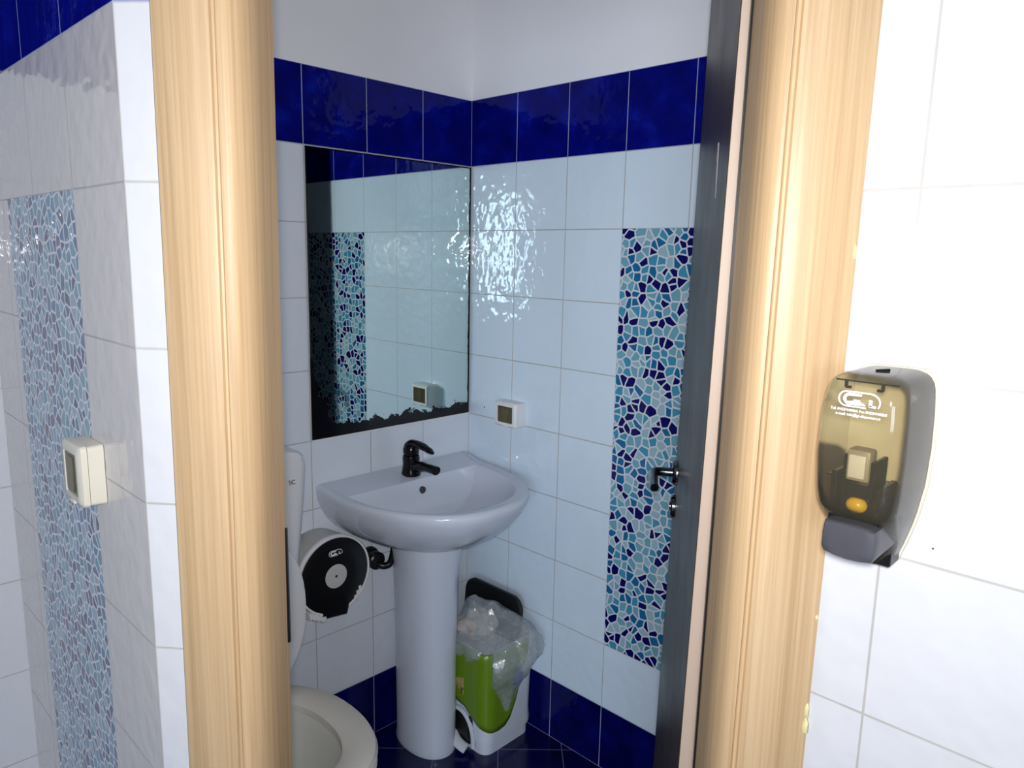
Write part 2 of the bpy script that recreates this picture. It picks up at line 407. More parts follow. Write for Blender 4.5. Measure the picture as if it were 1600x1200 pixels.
# open door leaf: hinge edge near the right jamb, free edge near the back wall
PX, PY, DA, DW, DT = 1.321, -.784, math.radians(124.2), .60, .040
door = empty('door_1', (PX-.015, PY-.010, 0), DA)      # local X along the leaf, local -Y is its back, +Y faces the washroom
door.rotation_euler = (.015, 0, DA)      # the leaf hangs slightly out of plumb
structure(door, 'dark brown open door with beige edge and chrome handle')
bm = bmesh.new(); add_box(bm, .002, DW, -DT, 0, .008, 2.10, .0012, 1)
link('leaf', bm, M_door, door)
bm = bmesh.new(); add_box(bm, -.001, .0018, -DT+.0005, -.0008, .008, 2.10)
link('edge_band', bm, M_edge, door, False)['label'] = 'plain beige hinge edge'
bm = bmesh.new()
HX = DW-.055
HZ = 1.083
lathe(bm, [(.026, 0), (.026, .006), (.023, .010), (.010, .010)], (HX, 0, HZ), 'Y')
tube(bm, [(HX, .004, HZ), (HX, .030, HZ)], .0095)
tube(bm, bez((HX, .024, HZ), (HX, .046, HZ), (HX-.004, .050, HZ), (HX-.030, .050, HZ)) + bez((HX-.030, .050, HZ), (HX-.060, .050, HZ), (HX-.085, .050, HZ-.001), (HX-.105, .047, HZ-.004))[1:], [.0095]*13+[.009]*6+[.0085]*6)
link('door_handle', bm, M_steel, door)['label'] = 'dark chrome lever handle'
bm = bmesh.new()
lathe(bm, [(.024, 0), (.024, .006), (.021, .009), (.009, .009), (.009, .011)], (HX, 0, 1.010), 'Y')
link('lock_rosette', bm, M_steel, door)
bm = bmesh.new()
tube(bm, [(.17, .0004, 1.665), (.155, .0006, 1.688), (.150, .0005, 1.672), (.146, .0004, 1.640), (.142, .0003, 1.610)], [.0004, .0012, .0012, .0012, .0004], 6)
link('scratch_mark', bm, simple('pale_scratch', (.20, .20, .22), .6), door)['label'] = 'pale upright scratch'

# ------------------------------------------------------------------ mirror
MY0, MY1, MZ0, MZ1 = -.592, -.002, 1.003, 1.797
mir = empty('wall_mirror', (0, (MY0+MY1)/2, MZ0))
tag(mir, 'rectangular frameless wall mirror with black corroded edges above the wash basin', 'mirror')
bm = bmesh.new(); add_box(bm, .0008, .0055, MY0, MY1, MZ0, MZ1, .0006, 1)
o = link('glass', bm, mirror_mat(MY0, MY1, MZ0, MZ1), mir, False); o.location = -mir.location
bm = bmesh.new(); add_box(bm, .0008, .0075, MY0, MY1, MZ0-.005, MZ0-.0002, .0006, 1)
o = link('edge_strip', bm, M_whitepl, mir, False); o.location = -mir.location

# ------------------------------------------------------------------ wash basin
YC = -.300
def dring(x0, D, w, z, n1=2.35, zb=None, N=56, Mb=24, yc=YC, xs=None):
    P = []
    for i in range(N+1):
        t = PI*i/N; c, s = math.cos(t), math.sin(t)
        P.append(Vector((x0+(D-x0)*abs(s)**(2/n1), yc+w*math.copysign(abs(c)**(2/n1), c), z)))
    for i in range(1, Mb):
        P.append(Vector((x0, yc-w+2*w*i/Mb, z)))
    if zb is not None:
        for p in P:
            f = max(0, 1-(p.x)/.10); p.z += (zb-z)*f*f*(3-2*f)
    return P
sink = empty('wash_basin', (0, YC, 0))
tag(sink, 'white ceramic pedestal wash basin under the wall mirror', 'wash basin')
bm = bmesh.new()
rings = [dring(.004, .245, .11, .690), dring(.004, .295, .155, .694), dring(.003, .345, .195, .712), dring(.003, .390, .226, .738), dring(.002, .425, .252, .768), dring(.002, .452, .270, .800),
         dring(.002, .468, .280, .826), dring(.002, .474, .2835, .842, zb=.856), dring(.002, .472, .2825, .850, zb=.866), dring(.003, .465, .278, .8555, zb=.871), dring(.006, .455, .272, .857, zb=.872),
         dring(.095, .428, .250, .8525), dring(.100, .421, .245, .8505), dring(.103, .415, .241, .845), dring(.108, .405, .234, .828), dring(.115, .388, .222, .800, 2.2), dring(.126, .360, .198, .772, 2.1), dring(.145, .318, .150, .752, 2.0), dring(.175, .275, .075, .744, 2), dring(.20, .25, .03, .742, 2)]
loft(bm, rings)
o = link('basin', bm, M_ceram, sink); o.location = -sink.location
bm = bmesh.new()
pr = []
for z, a, hw in ((0, .110, .073), (.012, .113, .076), (.03, .109, .073), (.35, .108, .077), (.60, .112, .085), (.70, .128, .096)):
    pr.append([Vector((.141+a*math.copysign(abs(math.cos(2*PI*i/64))**.9, math.cos(2*PI*i/64)), YC+.003+hw*math.copysign(abs(math.sin(2*PI*i/64))**.9, math.sin(2*PI*i/64)), z)) for i in range(64)])
loft(bm, pr)
o = link('pedestal', bm, M_ceram, sink); o.location = -sink.location
bm = bmesh.new(); lathe(bm, [(.011, -.008), (.011, .004), (.010, .005), (.004, .005)], (.1105, YC+.014, .818), 'X', 20)
o = link('overflow_hole', bm, M_greypl, sink); o.location = -sink.location
bm = bmesh.new(); lathe(bm, [(.030, .738), (.030, .7445), (.024, .746), (.010, .745)], (.225, YC, 0))
o = link('drain', bm, M_steel, sink); o.location = -sink.location

fc = empty('basin_mixer_tap', (.064, YC+.008, .8605))
tag(fc, 'black single lever mixer tap standing on the back ledge of the basin', 'tap')
bm = bmesh.new()
lathe(bm, [(.029, -.004), (.030, .003), (.0285, .008), (.0265, .02), (.0255, .036), (.0265, .050), (.025, .058), (.016, .062)])
link('body', bm, M_black, fc)
bm = bmesh.new()
tube(bm, bez((.0, 0, .018), (.035, 0, .030), (.06, 0, .037), (.120, 0, .034), 12), [(.019, .019)]*3+[(.0165, .016)]*5+[(.0155, .013)]*5, 18)
tube(bm, [(.112, 0, .036), (.113, 0, .024)], .0095)
link('spout', bm, M_black, fc)
bm = bmesh.new()
lathe(bm, [(.023, .062), (.0245, .068), (.0245, .080), (.020, .089), (.008, .094)])
tube(bm, bez((-.012, 0, .080), (-.008, 0, .102), (.035, 0, .106), (.103, 0, .084), 14), [(.013, .012)]+[(.018, .012)]*5+[(.0145, .010)]*6+[(.012, .008)]*2+[(.006, .004)], 16)
link('lever', bm, M_black, fc)
bm = bmesh.new(); lathe(bm, [(.004, .0220), (.004, .0235), (.001, .0238)], (0, 0, .074), 'X', 14)
link('marker_dot', bm, M_steel, fc)

dp = empty('drain_pipe', (0, -.408, .605))
tag(dp, 'short black drain pipe with wall flange beside the basin pedestal', 'pipe')
bm = bmesh.new(); lathe(bm, [(.033, .0008), (.033, .008), (.028, .022), (.022, .028), (.016, .028)], (0, 0, 0), 'X')
lathe(bm, [(.026, .026), (.027, .03), (.027, .048), (.022, .052)], (0, 0, 0), 'X')
link('flange', bm, M_blackpl, dp)
bm = bmesh.new(); tube(bm, bez((.03, .0, -.004), (.055, .0, -.012), (.06, .010, -.018), (.066, .024, -.014)) + bez((.066, .024, -.014), (.070, .036, -.010), (.074, .040, .015), (.078, .044, .075))[1:], .0105, 16)
link('bend', bm, M_blackpl, dp)

# ------------------------------------------------------------------ printed logo shared by the two dispensers (built in x,z; unit = logo width)
def logo_mesh(bm, W, put):
    """rounded outline open at lower right, a thick hooked stroke and a small L, all as thin raised print"""
    def strip(pts, w, depth=.0006):
        pts = [Vector((p[0], p[1], 0)) for p in pts]
        L, Rr = [], []
        for i, p in enumerate(pts):
            d = (pts[min(i+1, len(pts)-1)]-pts[max(i-1, 0)]).normalized(); nn = Vector((-d.y, d.x, 0))
            ww = w[i] if isinstance(w, list) else w
            L.append(p+nn*ww/2); Rr.append(p-nn*ww/2)
        lo = [[put(q.x*W, q.y*W, 0) for q in (l, r)]+[put(q.x*W, q.y*W, depth) for q in (r, l)] for l, r in zip(L, Rr)]
        loft(bm, [[Vector(c) for c in r] for r in lo])
    oval = [(.17, -.185), (-.28, -.185)] + [(-.30+.19*math.cos(a), .0+.185*math.sin(a)) for a in [math.radians(270-15*k) for k in range(1, 12)]] + [(-.28, .185), (.2, .185)] + [(.24+.25*math.cos(a), -.03+.215*math.sin(a)) for a in [math.radians(88-10*k) for k in range(0, 13)]]
    strip(oval, .034)
    hook = [(.05, .115), (-.20, .115)] + [(-.24+.11*math.cos(a), .0+.115*math.sin(a)) for a in [math.radians(100+20*k) for k in range(0, 9)]] + [(-.15, -.095), (.04, -.10), (.15, -.125)]
    strip(hook, [.05]+[.07]*9+[.10, .10, .09, .03])
    strip([(-.13, -.03), (.02, -.03)], .05)
    strip([(.27, .03), (.27, -.135)], .075); strip([(.24, -.13), (.40, -.13)], .05)

# ------------------------------------------------------------------ jumbo roll dispenser
RC = (-.602, .643)
rd = empty('toilet_roll_dispenser', (0, RC[0], RC[1]))
tag(rd, 'round jumbo toilet roll dispenser with black face, on the wall between toilet and basin', 'paper dispenser')
bm = bmesh.new(); lathe(bm, [(.098, .0008), (.104, .012), (.108, .06), (.110, .108), (.106, .112), (.09, .112)], (0, 0, 0), 'X', 64)
link('housing', bm, M_rollbody, rd)
bm = bmesh.new()
prm = [(.1125, .104), (.1150, .112), (.1145, .120), (.1120, .1235), (.1075, .122), (.1075, .108)]
loft(bm, [[Vector((h, r*math.cos(math.radians(a)), r*math.sin(math.radians(a)))) for r, h in prm] for a in [292+k*(316/70) for k in range(71)]])
link('rim', bm, M_whitepl, rd)
bm = bmesh.new()
n = 72
f0, f1, f2 = [], [], []
def notch(a):
    d = math.degrees(a) % 360      # flat tear-off mouth at the bottom
    if 247 < d < 293: return None
    return .1078
def facering(x, r):
    P = []
    for i in range(n):
        a = 2*PI*i/n; yy, zz = r*math.cos(a), r*math.sin(a)
        if notch(a) is None:
            k = (math.degrees(a)-270)/23
            zz = -r*.93 - .022*(r > .09) - .005*k*(r > .09); yy = r*.40*k
        P.append(Vector((x, yy, zz)))
    return P
loft(bm, [facering(.106, .1078), facering(.120, .1072), facering(.1225, .103), facering(.1235, .06), facering(.1235, .034)], True, True)
link('front_cover', bm, M_blackpl, rd)['label'] = 'glossy black disc face'
bm = bmesh.new(); lathe(bm, [(.034, .1232), (.034, .1246), (.031, .1250), (.004, .1250), (.004, .1242)], (0, .002, -.002), 'X', 48)
link('viewing_window', bm, M_paper, rd)['label'] = 'pale round window at the centre'
bm = bmesh.new(); lathe(bm, [(.0040, .1246), (.0038, .1254), (.001, .1256)], (0, .002, -.002), 'X', 16)
link('keyhole', bm, M_dark, rd)
bm = bmesh.new()
for k in range(4): add_box(bm, .106, .1255, -.083+.0125*k, -.0695+.0125*k, -.104-.0065*k, -.088-.007*k, .001, 1)
link('cutter_teeth', bm, M_whitepl, rd)
bm = bmesh.new()
for k in range(3): add_box(bm, .108, .1245, .060+.0075*k, .0685+.0075*k, -.092+.011*k, -.078+.012*k, .001, 1)
link('cutter_teeth', bm, M_whitepl, rd)
bm = bmesh.new()
logo_mesh(bm, .042, lambda x, z, d: (.1233+d, x+.002, z+.066))
link('printed_mark', bm, M_print, rd)

# ------------------------------------------------------------------ switches
def switch(name, loc, rotz, w, h, d, label, body):
    r = empty(name, loc, rotz); tag(r, label, 'switch', 'surface-mounted light switches')
    bm = bmesh.new(); R0 = rrect(w/2, h/2, .006); R1 = rrect(w/2-.001, h/2-.001, .006)
    loft(bm, [[Vector((x, -.0008, z)) for x, z in R0], [Vector((x, -d*.62, z)) for x, z in R1]])
    add_box(bm, w/2-.024, w/2-.016, -d*.5, -.004, -h/2-.003, -h/2+.002, .001, 1)
    link('box', bm, body, r)
    bm = bmesh.new()
    def rr(y, k, rad): return [Vector((x, y, z)) for x, z in rrect(w/2-k, h/2-k, rad)]
    loft(bm, [rr(-d*.62, .0015, .006), rr(-d*.66, -.0005, .007), rr(-d*.88, .000, .007), rr(-d, .005, .007), rr(-d, .013, .003), rr(-d+.007, .014, .003)], True, True)
    link('cover_frame', bm, body, r)
    bm = bmesh.new(); add_box(bm, -w/2+.0145, w/2-.0145, -d+.001, -d+.0066, -h/2+.0145, h/2-.0145, .0008, 1)
    win = link('window', bm, M_brown, r); win['label'] = 'smoked brown window'
    bm = bmesh.new()
    add_box(bm, -.012, .012, -d-.0004, -d+.002, -h/2+.018, h/2-.018, .0008, 1)
    link('rocker', bm, simple('brown_rocker', (.10, .085, .035), .2, 0, .5, .1), win)
    bm = bmesh.new(); add_box(bm, -.012, .012, -d-.002, -d+.004, -h/2+.001, -h/2+.006, .001, 1)
    link('catch', bm, body, r)
switch('light_switch', (.217, 0, 1.035), 0, .092, .078, .045, 'white switch box with brown window on the back wall right of the wash basin', M_whitepl)
switch('light_switch', (.645, EY, 1.204), 0, .080, .088, .034, 'cream switch box with brown window on the outer mosaic wall left of the doorway', M_cream)

# ------------------------------------------------------------------ toilet
TY = -.910
to = empty('toilet', (0, TY, 0)); tag(to, 'white toilet with raised lid, beside the left door jamb', 'toilet')
bm = bmesh.new()
def trr(x0, x1, hw, z, r=.03):
    cx, hx = (x0+x1)/2, (x1-x0)/2
    return [Vector((cx+x, y, z)) for x, y in rrect(hx, hw, min(r, hx*.95), 8)]
def thw(z):
    if z < .985: return .158+.048*(z-.40)/.585
    return .156+.05*math.sqrt(max(0, 1-((min(z, 1.0345)-.985)/.05)**2))
loft(bm, [trr(.012, .150+.028*min(1, (z-.40)/.5), thw(z), z) for z in (.40, .5, .6, .7, .8, .9, .985, .995, 1.005, 1.012)])
link('tank', bm, M_toilet, to)
bm = bmesh.new()
loft(bm, [trr(.012, .182, thw(z)+.002, z) for z in (1.0128, 1.018, 1.023, 1.028, 1.0325)]+[trr(.014, .178, .125, 1.039), trr(.02, .165, .08, 1.046), trr(.04, .14, .03, 1.048)])
link('tank_lid', bm, M_toilet, to)
bm = bmesh.new()
def ell(cx, a, b, z, n=56, sq=2.2, back=None):
    P = []
    for i in range(n):
        t = 2*PI*i/n; c, s = math.cos(t), math.sin(t)
        x = cx+a*math.copysign(abs(c)**(2/sq), c)
        if back is not None: x = max(x, back)
        P.append(Vector((x, b*math.copysign(abs(s)**(2/sq), s), z)))
    return P
loft(bm, [ell(0.247, .20, .11, 0, back=.06), ell(0.247, .20, .108, .03, back=.06), ell(0.257, .18, .10, .12, back=.06), ell(0.287, .20, .115, .20, back=.05), ell(0.332, .235, .155, .29, back=.04), ell(0.362, .25, .182, .36, back=.02), ell(0.372, .252, .187, .398, back=.02), ell(0.372, .246, .182, .406, back=.02),
          ell(0.387, .195, .135, .404), ell(0.387, .185, .125, .392), ell(0.387, .175, .118, .36), ell(0.372, .13, .09, .29), ell(.36, .07, .06, .22), ell(.35, .03, .03, .20)])
link('bowl', bm, simple('ivory_toilet_ceramic', (.64, .645, .58), .14, 0, .6, .04, 8), to)
bm = bmesh.new()
so = [ell(.382, .233, .187, .408, back=.155), ell(.382, .237, .190, .416, back=.153), ell(.382, .231, .185, .427, back=.157), ell(.382, .217, .171, .4325, back=.168),
      ell(.382, .176, .122, .431), ell(.382, .164, .110, .425), ell(.382, .162, .108, .410)]
loft(bm, so, False, False)
bm.verts.ensure_lookup_table(); N = 56
for i in range(N):
    j = (i+1) % N; bm.faces.new((bm.verts[i], bm.verts[j], bm.verts[6*N+j], bm.verts[6*N+i]))
link('seat', bm, M_seat, to)['label'] = 'ivory plastic seat ring'
bm = bmesh.new()
def lidp(off, k):      # raised lid: an oval leaning back on the tank
    P = []
    for p in ell(.215, .215+0, .168, 0):
        h = (p.x-.0); yy = p.y*(1-k*.06)
        hh = h*(1-k*.03)+k*.006
        P.append(Vector((.200-.014*(h/.43)+off, yy, .430+hh)))
    return P
loft(bm, [lidp(0, 1), lidp(.004, .2), lidp(.012, 0), lidp(.018, .25), lidp(.020, 1.2)])
link('seat_lid', bm, M_toilet, to)
bm = bmesh.new()
for s in (-1, 1):
    bm = bmesh.new(); tube(bm, [(.178, s*.07-.02, .430), (.178, s*.07+.02, .430)], .012)
    link('seat_hinge', bm, M_seat, to)
def text_obj(name, body, size, mat, parent, M, depth=.0003):
    cu = bpy.data.curves.new(name, 'FONT'); cu.body = body; cu.size = size; cu.align_x = 'CENTER'; cu.align_y = 'CENTER'; cu.extrude = depth
    tmp = bpy.data.objects.new(name+'_tmp', cu); COL.objects.link(tmp)
    dg = bpy.context.evaluated_depsgraph_get(); me = bpy.data.meshes.new_from_object(tmp.evaluated_get(dg))
    bpy.data.objects.remove(tmp); bpy.data.curves.remove(cu)
    me.transform(M); me.materials.clear(); me.materials.append(mat)
    o = bpy.data.objects.new(name, me); COL.objects.link(o); o.parent = parent; return o
# tiny maker's mark on the tank front (its face looks along +X)
MX = Matrix(((0, 0, 1, .1790), (1, 0, 0, .155), (0, 1, 0, .955), (0, 0, 0, 1)))
text_obj('printed_mark', 'SC', .016, M_dark, to, MX, .0006)

# ------------------------------------------------------------------ pedal bin
bx0, bx1, by0, by1 = .123, .346, -.232, -.011
bcx, bcy = (bx0+bx1)/2, (by0+by1)/2
pb = empty('pedal_bin', (bcx, bcy, 0)); tag(pb, 'lime green and white pedal bin with open black lid in the corner', 'bin')
def binring(z, grow=0, r=.036):
    f = .95+.05*min(1, z/.33); hx, hy = (bx1-bx0)/2*f+grow, (by1-by0)/2*f+grow
    return [Vector((x, y, z)) for x, y in rrect(hx, hy, r+grow, 8)]
bm = bmesh.new()
rs = [binring(0, -.004), binring(.035, -.004), binring(.040, .003), binring(.055, .004)] + [binring(.055+.275*k/8, 0) for k in range(1, 9)]
rs += [binring(.335, 0), binring(.343, 0), binring(.343, -.006), binring(.325, -.008), binring(.10, -.010)]
loft(bm, rs)
link('body', bm, M_binwhite, pb)
# green shell over the front and side, its lower edge a deep U
bm = bmesh.new()
ring0 = binring(.2, .0045)
n = len(ring0)
def ang(p): return math.degrees(math.atan2(p.y, p.x))
def zlow(a):            # a in degrees round the bin; the front faces -Y (-90), the side +X (0)
    pts = [(-150, .30), (-138, .20), (-120, .150), (-100, .150), (-80, .142), (-62, .115), (-50, .094), (-40, .082), (-28, .078), (-15, .082), (-4, .10), (8, .15), (20, .23), (30, .30)]
    for (a0, z0), (a1, z1) in zip(pts[:-1], pts[1:]):
        if a0 <= a <= a1:
            t = (a-a0)/(a1-a0); t = t*t*(3-2*t) if False else t
            return z0+(z1-z0)*t
    return .33
prm = []
dens = []
for k in range(91):
    a = -150+180*k/90
    dens.append(a)
grid = []
for a in dens:
    d = Vector((math.cos(math.radians(a)), math.sin(math.radians(a))))
    col = []
    z0 = zlow(a)
    for k in range(13):
        z = z0+(.3455-z0)*k/12
        R = binring(z, .0045)
        # ray from centre to ring
        best = None
        for i in range(len(R)):
            p, q = R[i], R[(i+1) % len(R)]
            den = d.x*(q.y-p.y)-d.y*(q.x-p.x)
            if abs(den) < 1e-9: continue
            t = (p.x*(q.y-p.y)-p.y*(q.x-p.x))/den; s = (p.x*d.y-p.y*d.x)/den
            if t > 0 and -.001 <= s <= 1.001: best = t if best is None else max(best, t)
        col.append(bm.verts.new((d.x*best, d.y*best, z)))
    grid.append(col)
for a, b in zip(grid[:-1], grid[1:]):
    for k in range(12): bm.faces.new((a[k], b[k], b[k+1], a[k+1]))
g = link('green_shell', bm, M_green, pb); md = g.modifiers.new('thick', 'SOLIDIFY'); md.thickness = .003; md.offset = 1
# pedal in its arch
bm = bmesh.new(); add_box(bm, -.055, .055, -.0295, .004, .02, .115, .012, 3, Matrix.Translation((-.004, by0-bcy+.022, 0)))
link('pedal_recess', bm, M_blackpl, pb)
bm = bmesh.new(); tube(bm, bez((-.04, by0-bcy+.03, .055), (-.04, by0-bcy-.014, .050), (-.005, by0-bcy-.036, .032), (.048, by0-bcy-.020, .018)), [(.016, .006)]*13, 12)
link('pedal', bm, M_binwhite, pb)
bm = bmesh.new()
arch = []
for k in range(17):
    a = PI*k/16; arch.append((-.004+.066*math.cos(a), by0-bcy-.004, .02+.105*math.sin(a)**.8))
tube(bm, arch, .007, 8)
link('arch_rim', bm, M_binwhite, pb)
# open lid leaning on the wall
bm = bmesh.new()
lr = rrect(.130, .075, .045, 8)
def lidr(k, off): return [Vector((x*(1-k)-.050, .074+.012*(z+.07)/.14+off, .378+z*(1-k)+.0)) for x, z in lr]
loft(bm, [lidr(.06, -.020), lidr(0, -.014), lidr(0, -.004), lidr(.08, .004)])
link('lid', bm, M_blackpl, pb)['label'] = 'black lid standing open'
bm = bmesh.new()
yf = by0-bcy-.0085
for poly in ([(-.026, .222), (.018, .240), (.018, .204), (.002, .212)], [(-.026, .219), (.004, .205), (.010, .186), (.018, .199), (.018, .180)]):
    loft(bm, [[Vector((x, yf, z)) for x, z in poly], [Vector((x, yf+.003, z)) for x, z in poly]])
link('sticker', bm, M_gold, pb)['label'] = 'torn gold and white sticker'

# clear bag: puffs up over the mouth, folds over the rim and hangs down the near corner
bg = tag(empty('bin_liner_bag', (bcx, bcy, .33)), 'clear wrinkled plastic bag spilling over the pedal bin rim', 'plastic bag')
bm = bmesh.new()
def hang(a):             # how far the skirt drops, by angle
    pts = [(-180, .02), (-140, .03), (-100, .03), (-70, .025), (-45, .06), (-30, .15), (-16, .20), (4, .17), (30, .09), (60, .04), (180, .02)]
    for (a0, z0), (a1, z1) in zip(pts[:-1], pts[1:]):
        if a0 <= a <= a1: return z0+(z1-z0)*(a-a0)/(a1-a0)
NA = 96
rows = []
def nz(p, s, k): return noise.noise(Vector(p)*s+Vector((k, k*2, 0)))
for lev in range(16):
    ring = []
    for i in range(NA):
        a = -180+360*i/NA; d = Vector((math.cos(math.radians(a)), math.sin(math.radians(a)), 0))
        if lev < 8:                       # puffed top
            t = lev/8; r = .01+.09*t
            z = .112*math.cos(t*PI/2)**.7
            z *= 1+.35*nz((d.x*r, d.y*r, 0), 18, 3)
            q = Vector((d.x*r-.02*(1-t), d.y*r-.03*(1-t), z+.012))
        else:
            t = (lev-8)/7; hd = hang(a)
            big = 1 if hd > .1 else .3
            r = .118+.014*math.sin(PI*min(1, t*1.6))+.075*big*t*(1-t)*2.4
            q = Vector((d.x*r, d.y*r, .024*math.cos(t*PI/2)-hd*t))
            q.x = max(-.118, min(.124+.052*big*math.sin(PI*min(1, t*1.25+.12)), q.x)); q.y = max(-.128, min(.092, q.y))
        gl = math.exp(-((a-14)/42)**2)
        tt = lev/8 if lev < 8 else max(0, 1-(lev-8)/5.5)
        lift = gl*(tt**1.5 if lev < 8 else math.sin(tt*PI/2)**1.5)
        q.z += .056*lift; q += d*.014*gl*(math.sin(PI*(lev-6)/9) if 6 <= lev <= 15 else 0)
        w = .007 if lev else .002
        q += Vector((nz(q, 40, 1), nz(q, 30, 5), nz(q, 24, 9)))*w + d*.006*math.sin(a*.21+lev*.7)*(lev > 7)
        ring.append(bm.verts.new(q))
    rows.append(ring)
for a, b in zip(rows[:-1], rows[1:]):
    for i in range(NA): bm.faces.new((a[i], a[(i+1) % NA], b[(i+1) % NA], b[i]))
bm.faces.new(rows[0])
link('film', bm, M_film, bg)
bm = bmesh.new()
s = bmesh.ops.create_icosphere(bm, subdivisions=4, radius=1)
for v in s['verts']:
    k = 1+.25*noise.noise(v.co*2.2)+.1*noise.noise(v.co*6); v.co = Vector((v.co.x*.066*k-.015, v.co.y*.060*k-.035, v.co.z*.045*k+.045))
link('crumpled_paper', bm, simple('crumpled_paper_white', (.40, .36, .34), .8, 0, .2, .2, 40), bg)
bm = bmesh.new(); add_box(bm, -.017, .017, -.0008, .0008, -.024, .024, .0005, 1, Matrix.Translation((.158, -.020, -.065)) @ Matrix.Rotation(1.45, 4, 'Z') @ Matrix.Rotation(.15, 4, 'Y'))
link('blue_print', bm, simple('blue_bag_print', (.05, .12, .30), .5), bg)

# ------------------------------------------------------------------ soap dispenser
SX = 1.550
sd = empty('soap_dispenser', (SX, RY, 1.20)); tag(sd, 'smoky transparent wall soap dispenser with dark grey push lever right of the doorway', 'soap dispenser')
bm = bmesh.new()
def hw(z):   # half width by height above 1.20
    pts = [(0, .0205), (.02, .0270), (.05, .0350), (.09, .0410), (.13, .0428), (.17, .0420), (.192, .0403), (.200, .0385), (.206, .0350), (.2095, .0305), (.212, .0235)]
    for (a, b), (c, d) in zip(pts[:-1], pts[1:]):
        if a <= z <= c: return b+(d-b)*(z-a)/(c-a)
    return pts[-1][1]
def fd(z):   # depth by height
    pts = [(0, .040), (.03, .055), (.058, .092), (.075, .106), (.13, .110), (.17, .109), (.195, .106), (.207, .100), (.212, .092)]
    for (a, b), (c, d) in zip(pts[:-1], pts[1:]):
        if a <= z <= c: return b+(d-b)*(z-a)/(c-a)
    return pts[-1][1]
def uring(z, k=0, y0=-.0075, dz=0):
    h, f = hw(z)-k, fd(z)-k; r = .0185
    P = [Vector((h, y0, z+dz))]
    for cx, a0 in ((h-r, 0), (-h+r, 90)):
        for j in range(9):
            a = math.radians(a0+90*j/8); P.append(Vector((cx+r*math.cos(a), -(f-r)-r*math.sin(a), z+dz)))
    P.append(Vector((-h, y0, z+dz)))
    return P
zz = [0.0, .01, .02, .03, .044, .058, .066, .075, .09, .11, .13, .15, .17, .185, .192, .197, .200, .203, .206, .208, .2095, .2105, .2115]
loft(bm, [uring(z) for z in zz], True, False, False)
# domed top, set back
top = [bm.verts.new(p) for p in uring(.2115, .006, -.0075, .0012)]
bm.verts.ensure_lookup_table()
nU = len(uring(.1)); base = (len(zz)-1)*nU
for i in range(nU-1): bm.faces.new((bm.verts[base+i], bm.verts[base+i+1], top[i+1], top[i]))
bm.faces.new(top)
link('cover', bm, M_smoke, sd)['label'] = 'smoky see-through cover'
bm = bmesh.new()
bp = [(-hw(z)-.002, z) for z in zz]+[(hw(z)+.002, z) for z in zz[::-1]]
bp = [(x, z+(.002 if z > .2 else 0)) for x, z in bp]
loft(bm, [[Vector((x, -.0008, z)) for x, z in bp], [Vector((x, -.0065, z)) for x, z in bp], [Vector((x*.97, -.0085, z)) for x, z in bp]])
link('back_plate', bm, simple('beige_back_plate', (.72, .67, .52), .45), sd)
bm = bmesh.new()           # the shelf inside under the lid, with two hooks
add_box(bm, -.030, .030, -.0965, -.0930, .2045, .2058, .0005, 1)
for x, sg in ((-.019, 1), (.016, -1)):
    add_box(bm, x-.0012, x+.0012, -.0985, -.0950, .1985, .206); add_box(bm, min(x, x+sg*.005), max(x, x+sg*.005), -.0985, -.0950, .1975, .2)
link('top_rail', bm, M_blackpl, sd)
bm = bmesh.new(); tube(bm, [(-.004, -.060, .2135), (.006, -.050, .2140)], [.0012, .0016], 8)
link('key_slot', bm, M_blackpl, sd)
bm = bmesh.new()           # pump mechanism
add_box(bm, -.0185, .0185, -.090, -.012, .052, .088, .002, 1)
add_box(bm, -.0255, -.0190, -.096, -.050, .056, .110, .001, 1); add_box(bm, .0190, .0255, -.096, -.050, .056, .100, .001, 1)
add_box(bm, -.0140, -.0095, -.098, -.060, .085, .130, .0008, 1); add_box(bm, .0125, .0170, -.098, -.060, .085, .126, .0008, 1)
add_box(bm, -.031, -.0235, -.094, -.090, .1035, .1055); add_box(bm, .0235, .031, -.094, -.090, .0915, .0935)
add_box(bm, -.010, .012, -.098, -.070, .086, .100, .002, 1)
add_box(bm, -.024, .024, -.040, -.009, .0, .052, .002, 1)
link('pump_frame', bm, M_blackpl, sd)
bm = bmesh.new(); add_box(bm, -.0105, .0125, -.1005, -.080, .104, .137, .003, 2)
q = link('nozzle_block', bm, simple('grey_clear_plastic', (.36, .33, .27), .4), sd)
bm = bmesh.new(); add_box(bm, -.0075, .0090, -.1035, -.099, .108, .132, .0012, 2)
link('nozzle_face', bm, M_whitepl, q)['label'] = 'white square face'
bm = bmesh.new(); s = bmesh.ops.create_uvsphere(bm, u_segments=24, v_segments=16, radius=1)
for v in s['verts']: v.co = Vector((v.co.x*.0105+.001, v.co.y*.008-.092, v.co.z*.0085+.0775))
link('valve', bm, M_amber, sd)['label'] = 'amber yellow valve'
bm = bmesh.new()           # push lever
def lev(y, k, dz=0):
    P = []
    for x, z in [(x*.88+.0035, z) for x, z in [(-.0285, .0615), (-.020, .0625), (0, .0628), (.020, .0620), (.0285, .0605), (.0300, .050), (.0300, .034), (.027, .0285), (.015, .0262), (0, .0255), (-.015, .0265), (-.027, .0290), (-.0300, .034), (-.0300, .050)]]:
        P.append(Vector((x*(1-k), y, .045+(z-.045)*(1-k)+dz)))
    return P
loft(bm, [lev(-.040, .04), lev(-.100, .01), lev(-.1105, .0), lev(-.1140, .03), lev(-.1155, .10), lev(-.1160, .4)])
link('push_lever', bm, M_greypl, sd)['label'] = 'dark grey push lever'
bm = bmesh.new(); logo_mesh(bm, .040, lambda x, z, d: (x-.001, -.1102-d, z+.189))
lg = link('printed_logo', bm, M_print, sd); lg.location = (0, .0016, 0)
